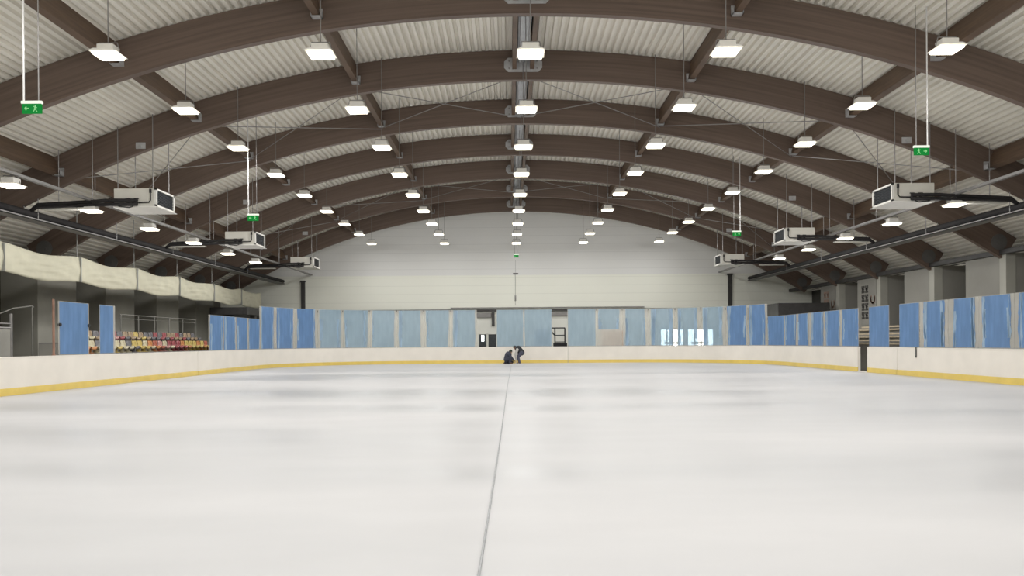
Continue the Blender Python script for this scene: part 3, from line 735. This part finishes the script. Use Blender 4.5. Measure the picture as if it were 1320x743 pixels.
p = MB(); p.tube((0, -0.1, 2.60), (0, 8.6, 2.60), 0.012, n=8); obj('middle_rail', p, M['dullrail'], t)
for k in range(6):
    p = MB(); p.tube((0, 1.7 * k, -0.06), (0, 1.7 * k, 2.78), 0.03, n=8); obj('post', p, M['dullrail'], t)

SEATC = {'orange': (0.72, 0.27, 0.05), 'cream': (0.72, 0.64, 0.42), 'yellow': (0.74, 0.55, 0.13), 'red': (0.42, 0.05, 0.06), 'pink': (0.66, 0.30, 0.27), 'grey': (0.16, 0.15, 0.16), 'tan': (0.42, 0.29, 0.16), 'vermilion': (0.55, 0.12, 0.05)}
SM = {k: mat(k + ' seat plastic', tuple(0.62 * q + 0.03 for q in v), 0.4, 0, 0.05, 6) for k, v in SEATC.items()}
def seat_mb():
    prof = [(0.22, 0.15), (0.23, 0.20), (0.17, 0.235), (0.0, 0.20), (-0.12, 0.19), (-0.17, 0.24), (-0.20, 0.34), (-0.225, 0.46), (-0.245, 0.50), (-0.26, 0.48)]
    wd = [0.20, 0.215, 0.22, 0.225, 0.225, 0.225, 0.22, 0.20, 0.17, 0.15]
    mb = MB(); nv = 9; vs = []
    for th in (0.0, -0.018):
        for (px, pz), w_ in zip(prof, wd):
            for j in range(nv):
                v = -1 + 2 * j / (nv - 1)
                up = 0.045 * v ** 4
                vs.append((px + th * 0.5 + (0.05 * v ** 4 if pz > 0.3 else 0), v * w_, pz + th + up * (0.3 if pz > 0.3 else 1)))
    n = len(prof); N = n * nv; fs = []
    for i in range(n - 1):
        for j in range(nv - 1):
            a = i * nv + j; fs += [(a, a + 1, a + nv + 1, a + nv), (N + a, N + a + nv, N + a + nv + 1, N + a + 1)]
    for i in range(n - 1):
        a = i * nv; fs.append((a, a + nv, N + a + nv, N + a)); a = i * nv + nv - 1; fs.append((a, N + a, N + a + nv, a + nv))
    for j in range(nv - 1):
        fs.append((j, N + j, N + j + 1, j + 1)); a = (n - 1) * nv + j; fs.append((a, a + 1, N + a + 1, N + a))
    mb.add(vs, fs)
    mb.b2((-0.14, -0.14, 0.0), (0.14, 0.14, 0.03)); mb.b2((-0.08, -0.05, 0.02), (0.08, 0.05, 0.19))
    return mb
seat_mesh = {k: seat_mb().mesh('bucket_seat', m, True) for k, m in SM.items()}
row1 = 'orange orange cream grey cream yellow cream cream grey yellow yellow cream orange vermilion pink cream red red red orange yellow yellow yellow orange yellow vermilion'.split()
row2 = 'tan cream tan grey red pink red grey tan tan yellow tan grey grey red grey red tan tan red grey tan tan grey'.split()
for rw, (cols, x, z, nm) in enumerate(((row1, -16.25, 1.06, 'front row of the stand'), (row2, -17.2, 1.48, 'rear row of the stand'))):
    for k, c in enumerate(cols):
        o = bpy.data.objects.new('bucket_seat', seat_mesh[c]); C.objects.link(o); o.location = (x, 29.5 + 0.5 * k + 1.6 * rw, z)
        tag(o, c + ' bucket seat, ' + ORD[k] + ' from the near end of the ' + nm, 'seat', 'bucket seats on the stand')

# things at the near end of the stand
t = thing('partition_screen', 'grey framed screen behind the board at the near end of the stand', 'screen', (-17.3, 26.95, -0.06))
p = MB(); p.b2((-0.02, -3.4, 0.1), (0.02, -0.06, 2.0)); obj('panel', p, M['concrete'], t)
p = MB(); p.tube((0, 0, 0), (0, 0, 2.55), 0.055, n=8); p.tube((0, -3.4, 0), (0, -3.4, 2.3), 0.045, n=8); p.tube((0, -3.4, 2.05), (0, 0, 2.05), 0.04, n=8); p.tube((0, -3.4, 2.2), (0, 0, 2.2), 0.025, n=8); obj('frame', p, M['greypipe'], t)
t = thing('stair_rail', 'sloping grey handrail between the screen and the lone blue pane', 'railing', (-18.8, 28.4, -0.06))
p = MB(); p.path([(0, 0, 2.55), (0, 1.0, 2.85), (0, 2.2, 3.0), (0, 2.3, 2.95)], 0.025); obj('rail', p, M['dullrail'], t)
for uy, h in ((0.05, 2.55), (2.2, 2.98)):
    p = MB(); p.tube((0, uy, 0), (0, uy, h), 0.03, n=8); obj('post', p, M['dullrail'], t)
p = MB(); p.b2((-19.0, 49.3, 3.25), (-16.6, FAR - 0.03, 3.72), 0.02); p.b2((-18.6, 51.0, -0.06), (-18.2, 51.4, 3.35)); p.b2((-17.0, 51.0, -0.06), (-16.7, 51.4, 3.35))
tag(obj('steel_gantry', p, M['darksteel']), 'dark gantry under the far end of the ivory fabric', 'gantry')
p = MB(); p.b2((17.2, 49.5, 2.9), (20.5, FAR - 0.03, 3.75), 0.02); p.b2((17.3, 50.0, -0.06), (17.6, 50.4, 2.9)); p.b2((20.0, 50.0, -0.06), (20.3, 50.4, 2.9))
tag(obj('steel_gantry', p, M['darksteel']), 'dark gantry in the far corner on the gate side', 'gantry')

# ivory fabric slung along the stand side
ty = [22.4, 27.3, 32.2, 37.1, 41.9, 46.8, 51.6, 55.7]
t = thing('fabric_curtain', 'long ivory fabric slung in bays above the stand', 'curtain', (-17.8, 0, 4.5))
for k in range(7):
    y0, y1 = ty[k], ty[k + 1]; NU, NV = 36, 12; vs = []
    ph = [random.uniform(0, 6.28) for _ in range(6)]
    for side in (0, 1):
        for i in range(NU + 1):
            u = i / NU
            for j in range(NV + 1):
                v = j / NV
                sag = 0.16 * math.sin(PI * u)
                z = -0.5 + 1.05 * v - sag * (0.75 + 0.25 * v) + 0.02 * math.sin(9 * u + ph[0])
                bul = 0.07 * math.sin(PI * v) * (0.55 + 0.45 * math.sin(PI * u))
                fold = 0.030 * math.sin(26 * (v + 0.9 * (u - 0.5) ** 2 * 4 * 0.5) + ph[1]) * math.sin(PI * u) + 0.018 * math.sin(19 * u + 7 * v + ph[2])
                gather = 1 - 0.03 * math.exp(-((u) / 0.05) ** 2) - 0.03 * math.exp(-((1 - u) / 0.05) ** 2)
                x = (bul + fold * math.sin(PI * v) * 1.2) * gather
                if side: x = x * 0.7 - 0.04
                vs.append((x, y0 + (y1 - y0) * u, z * gather))
    n1 = (NU + 1) * (NV + 1); fs = []
    for i in range(NU):
        for j in range(NV):
            a = i * (NV + 1) + j; b = a + NV + 1
            fs += [(a, b, b + 1, a + 1), (n1 + a, n1 + a + 1, n1 + b + 1, n1 + b)]
        a = i * (NV + 1); b = a + NV + 1; fs.append((a, n1 + a, n1 + b, b)); a += NV; b += NV; fs.append((a, b, n1 + b, n1 + a))
    for j in range(NV):
        fs.append((j, j + 1, n1 + j + 1, n1 + j)); a = NU * (NV + 1) + j; fs.append((a, n1 + a, n1 + a + 1, a + 1))
    p = MB(); p.add(vs, fs); obj('fabric_bay', p, M['canvas'], t, smooth=True)
for y in ty[1:-1]:
    p = MB(); p.b2((-0.16, y - 0.02, -0.50), (0.09, y + 0.02, 0.52)); p.tube((-0.1, y, 0.5), (-0.1, y, zarc(-17.9, RS) - 4.5), 0.02, n=6)
    obj('strap', p, M['cap'], t)

# ------------------------------------------------------------------ gate side: bleacher and wall signs
t = thing('timber_bleacher', 'pale timber bench steps behind the open gate', 'bench', (16.5, 29.5, -0.06))
for k, (x, z) in enumerate(((0.0, 1.22), (0.55, 1.52), (1.1, 1.86))):
    p = MB(); p.b2((x - 0.2, 0, z), (x + 0.2, 9.5, z + 0.07), 0.01); obj('plank', p, M['timber'], t)
    p = MB(); p.b2((x + 0.14, 0, z + 0.15), (x + 0.18, 9.5, z + 0.22)); obj('back_slat', p, M['timber'], t)
    p = MB(); p.b2((x - 0.12, 0, 0), (x + 0.14, 9.5, z)); obj('riser', p, M['concrete'], t)
def wall_sign(y, lab, faint):
    xs = XC + 20.69
    t = thing('wall_sign', lab, 'sign', (xs, y, 2.6), 'wall signs on the gate side')
    p = MB(); p.b2((-0.02, -1.48, -0.35), (0.0, 0.45, 2.3)); obj('board', p, M['pierright'], t)
    p = MB()
    for r_ in range(4):
        for c_ in range(2):
            y0 = 0.38 - 0.46 * c_; z0 = 1.55 - 0.52 * r_
            for a, b, cc, dd in ((0, 0.56, 0.0, 0.13), (0.06, 0.50, 0.17, 0.27), (0, 0.20, 0.27, 0.44), (0.30, 0.56, 0.30, 0.44), (0.14, 0.40, 0.10, 0.32)):
                p.b2((-0.032, y0 - 0.7 * a, z0 + cc), (-0.021, y0 - 0.7 * b, z0 + dd))
    obj('block_lettering', p, M['signred' if faint else 'signdark'], t)
    p = MB(); n = 20
    for k in range(n):
        a0 = PI * (0.75 + 1.5 * k / n); a1 = PI * (0.75 + 1.5 * (k + 1) / n); cy, cz, r_ = -1.05, 1.15, 0.24
        p.box((-0.027, cy + r_ * math.cos((a0 + a1) / 2), cz + r_ * math.sin((a0 + a1) / 2)), (0.012, 0.12, 0.12))
    obj('ring_mark', p, M['signred'], t)
wall_sign(7.92 * S + 1.95, 'pale wall sign with dark block lettering above the open gate', False)
wall_sign(8.92 * S + 1.95, 'fainter pale wall sign with block lettering beyond the gate sign', True)

# ------------------------------------------------------------------ line and cloth on the ice
p = MB(); pts = []
for k in range(40):
    u = k / 39; y = 2.0 + 43.5 * u; pts.append((-0.215 + 0.34 * u + 0.012 * math.sin(9 * u), y, 0.006))
p.path(pts, 0.008, 6); tag(obj('stretched_cord', p, M['cord'], smooth=True), 'thin grey cord lying straight down the middle of the ice', 'cord')

# ------------------------------------------------------------------ the two workers
def capsule(mb, p0, r0, p1, r1):
    p0, p1 = Vector(p0), Vector(p1)
    mb.tube(p0, p1, r0, r1, 14); mb.ball(p0, r0); mb.ball(p1, r1)
def fuse(name, mb, m, parent, vox=0.012, smooth=6):
    o = bpy.data.objects.new(name, mb.mesh(name, m)); C.objects.link(o)
    r = o.modifiers.new('r', 'REMESH'); r.mode = 'VOXEL'; r.voxel_size = vox
    s = o.modifiers.new('s', 'SMOOTH'); s.factor = 0.5; s.iterations = smooth
    dg = bpy.context.evaluated_depsgraph_get(); dg.update()
    me = bpy.data.meshes.new_from_object(o.evaluated_get(dg)); o.modifiers.clear(); o.data = me
    me.polygons.foreach_set('use_smooth', [True] * len(me.polygons))
    if len(me.materials) == 0: me.materials.append(m)
    o.parent = parent; return o
SKIN = mat('skin', (0.50, 0.30, 0.21), 0.5, 0, 0.05, 8)
BOOT = mat('brown leather', (0.12, 0.07, 0.045), 0.6, 0, 0.1, 8)
def worker(loc, rz, J, jm, tm, sm, hm, lab):
    """J: joints in the worker's own frame, +x is the way the worker faces"""
    t = thing('person', lab, 'person', loc, 'workers on the ice', rz)
    V = {k: Vector(v) for k, v in J.items()}
    body = MB(); jk = MB(); trz = MB(); boots = MB(); slv = MB(); hair = MB()
    capsule(body, V['pelvis'], 0.13, V['chest'], 0.14); capsule(body, V['chest'], 0.12, V['neck'], 0.06); capsule(body, V['neck'], 0.058, V['head'], 0.06)
    f = (V['face'] - V['head']).normalized(); up = (V['head'] - V['neck']).normalized(); sdv = f.cross(up).normalized(); up = sdv.cross(f).normalized()
    R = Matrix((f, -sdv, up)).transposed()
    body.ball(V['head'], 0.1, (0.98, 0.80, 1.15), R, 20, 14)
    body.ball(V['head'] + f * 0.03 - up * 0.06, 0.07, (0.9, 0.85, 0.9), R)
    capsule(body, V['head'] + f * 0.095 + up * 0.01, 0.010, V['head'] + f * 0.115 - up * 0.025, 0.016)
    capsule(body, V['head'] + f * 0.085 - up * 0.062 + sdv * 0.02, 0.010, V['head'] + f * 0.085 - up * 0.062 - sdv * 0.02, 0.010)
    for s in (-1, 1): body.ball(V['head'] + sdv * s * 0.083 - f * 0.005, 0.028, (0.7, 0.4, 1.1), R)
    ch, pe = V['chest'], V['pelvis']
    capsule(jk, pe, 0.20, ch, 0.215); capsule(jk, ch, 0.19, V['neck'], 0.095)
    for s, sx in ((1, 'l'), (-1, 'r')):
        sh, el, wr, hd = V['sh' + sx], V['el' + sx], V['wr' + sx], V['hd' + sx]
        capsule(body, ch, 0.09, sh, 0.065); capsule(body, sh, 0.052, el, 0.042); capsule(body, el, 0.042, wr, 0.028); capsule(body, wr, 0.028, wr.lerp(hd, 0.55), 0.032)
        d = (hd - wr).normalized(); ac = d.cross(Vector((1, 0, 0))); ac = ac.normalized() if ac.length > 0.1 else Vector((0, 1, 0))
        pn = ac.cross(d).normalized()
        body.ball(wr.lerp(hd, 0.45), 0.04, (0.45, 1, 1), Matrix((pn, ac, d)).transposed())
        for k, (o_, ln) in enumerate(((-0.030, 0.058), (-0.010, 0.070), (0.010, 0.066), (0.030, 0.052))):
            b0 = wr.lerp(hd, 0.75) + ac * o_; b1 = b0 + d * ln * 0.5 + pn * 0.006; b2 = b1 + d * ln * 0.4 + pn * 0.024
            capsule(body, b0, 0.0105, b1, 0.0095); capsule(body, b1, 0.0095, b2, 0.0085)
        b0 = wr.lerp(hd, 0.3) + ac * 0.03 * s; b1 = b0 + ac * 0.03 * s + d * 0.025 + pn * 0.01; capsule(body, b0, 0.013, b1, 0.011); capsule(body, b1, 0.011, b1 + d * 0.03 + pn * 0.012, 0.009)
        tgt = slv if sm is not jm else jk
        capsule(jk, ch, 0.13, sh, 0.085); capsule(tgt, sh, 0.092, el, 0.078); capsule(tgt, el, 0.076, wr, 0.054)
        hp, kn, an, toe = V['hp' + sx], V['kn' + sx], V['an' + sx], V['to' + sx]
        capsule(body, pe, 0.11, hp, 0.09); capsule(body, hp, 0.085, kn, 0.058); capsule(body, kn, 0.056, an, 0.038); capsule(body, an, 0.038, toe, 0.030)
        capsule(trz, pe, 0.17, hp, 0.14); capsule(trz, hp, 0.135, kn, 0.10); capsule(trz, kn, 0.098, an, 0.076)
        capsule(boots, an, 0.060, an + Vector((0, 0, -0.03)), 0.055); capsule(boots, an + Vector((0, 0, -0.035)), 0.050, toe, 0.042)
        ank = an + (kn - an).normalized() * 0.10; capsule(boots, an, 0.060, ank, 0.062)
    hair.ball(V['head'] - f * 0.012 + up * 0.02, 0.108, (0.98, 0.84, 1.08), R, 20, 14)
    cut = MB(); cut.v = hair.v; cut.f = [q for q in hair.f if not all((Vector(hair.v[i]) - V['head']).dot(f) > 0.035 and (Vector(hair.v[i]) - V['head']).dot(up) < 0.05 for i in q)]
    b = fuse('body', body, SKIN, t, 0.009, 3)
    fuse('jacket', jk, jm, t)
    if slv.v: fuse('sleeve', slv, sm, t)
    fuse('trousers', trz, tm, t); fuse('boots', boots, BOOT, t, 0.01)
    obj('cap', cut, hm, t, smooth=True)
    for s in (-1, 1):
        q = MB(); q.ball(V['head'] + f * 0.088 + sdv * s * 0.034 + up * 0.012, 0.012, u=8, v=6); obj('eye', q, M['black'], t)
    return t
NAVY = mat('dark navy cloth', (0.045, 0.048, 0.07), 0.85, 0, 0.15, 10)
BLACKC = mat('black cloth', (0.030, 0.032, 0.035), 0.85, 0, 0.15, 10)
GREYC = mat('light grey cloth', (0.50, 0.48, 0.45), 0.85, 0, 0.08, 10)
SLATE = mat('slate cloth', (0.075, 0.078, 0.11), 0.85, 0, 0.12, 10)
DKG = mat('dark green cap', (0.03, 0.045, 0.03), 0.8)
# kneeling worker, back rounded, reaching to the ice in front
worker((-0.12, 48.7, 0.0), 0.0, dict(
    pelvis=(-0.02, 0, 0.30), chest=(0.08, 0, 0.58), neck=(0.17, 0, 0.70), head=(0.22, -0.01, 0.77), face=(0.32, -0.02, 0.69),
    shl=(0.10, 0.19, 0.62), ell=(0.27, 0.24, 0.40), wrl=(0.43, 0.12, 0.20), hdl=(0.47, 0.10, 0.05),
    shr=(0.10, -0.19, 0.62), elr=(0.27, -0.24, 0.40), wrr=(0.43, -0.10, 0.20), hdr=(0.48, -0.08, 0.05),
    hpl=(-0.02, 0.11, 0.28), knl=(0.30, 0.20, 0.10), anl=(-0.12, 0.16, 0.09), tol=(-0.20, 0.16, 0.045),
    hpr=(-0.02, -0.11, 0.28), knr=(0.26, -0.20, 0.40), anr=(0.16, -0.20, 0.10), tor=(0.32, -0.21, 0.05)),
    NAVY, NAVY, NAVY, DKG, 'person in dark navy kneeling on the ice with hands down')
# bending worker opposite, grey sleeves
worker((0.62, 48.75, 0.0), PI, dict(
    pelvis=(-0.16, 0, 0.72), chest=(0.04, 0, 0.94), neck=(0.15, 0, 1.00), head=(0.24, 0.0, 1.03), face=(0.33, 0.0, 0.93),
    shl=(0.10, 0.19, 0.90), ell=(0.20, 0.22, 0.62), wrl=(0.17, 0.14, 0.32), hdl=(0.18, 0.12, 0.16),
    shr=(0.10, -0.19, 0.90), elr=(0.20, -0.22, 0.62), wrr=(0.18, -0.12, 0.32), hdr=(0.19, -0.10, 0.16),
    hpl=(-0.15, 0.11, 0.70), knl=(0.06, 0.16, 0.44), anl=(-0.04, 0.15, 0.10), tol=(0.12, 0.16, 0.045),
    hpr=(-0.15, -0.11, 0.70), knr=(0.06, -0.16, 0.44), anr=(-0.04, -0.15, 0.10), tor=(0.12, -0.16, 0.045)),
    BLACKC, SLATE, GREYC, BLACKC, 'person in black vest with grey sleeves bending over the ice')
t = thing('ice_tool', 'pale upright tool with a white foot between the two workers', 'tool', (0.44, 48.6, 0.0))
p = MB(); p.tube((0, 0, 0.04), (-0.02, 0, 0.36), 0.022, n=10); p.tube((-0.02, 0, 0.36), (-0.02, 0, 0.42), 0.035, n=10); obj('handle', p, GREYC, t)
p = MB(); p.box((0.05, 0, 0.022), (0.34, 0.22, 0.044), None, 0.012); obj('foot', p, M['white_rod'], t)

# ------------------------------------------------------------------ world, camera, view
wd = bpy.data.worlds.new('World'); scene.world = wd; wd.use_nodes = True
wd.node_tree.nodes['Background'].inputs['Color'].default_value = (0.6, 0.65, 0.7, 1); wd.node_tree.nodes['Background'].inputs['Strength'].default_value = 0.05
cam = bpy.data.cameras.new('camera'); co = bpy.data.objects.new('camera', cam); C.objects.link(co); scene.camera = co
cam.sensor_width = 36; cam.lens = 36 * 1000 / 1320; cam.clip_end = 300
cam.shift_x = 4 / 1320; cam.shift_y = 69.5 / 1320
co.location = (0, 0, 1.39); co.rotation_euler = (PI / 2, 0.007, 0)
vs_ = scene.view_settings; scene.display_settings.display_device = 'sRGB'
vs_.view_transform = 'Standard'; vs_.look = 'None'; vs_.gamma = 1; vs_.use_curve_mapping = False; vs_.exposure = 0.09
cy = scene.cycles
cy.max_bounces = 8; cy.diffuse_bounces = 4; cy.transparent_max_bounces = 16; cy.sample_clamp_indirect = 4.0; cy.use_denoising = True
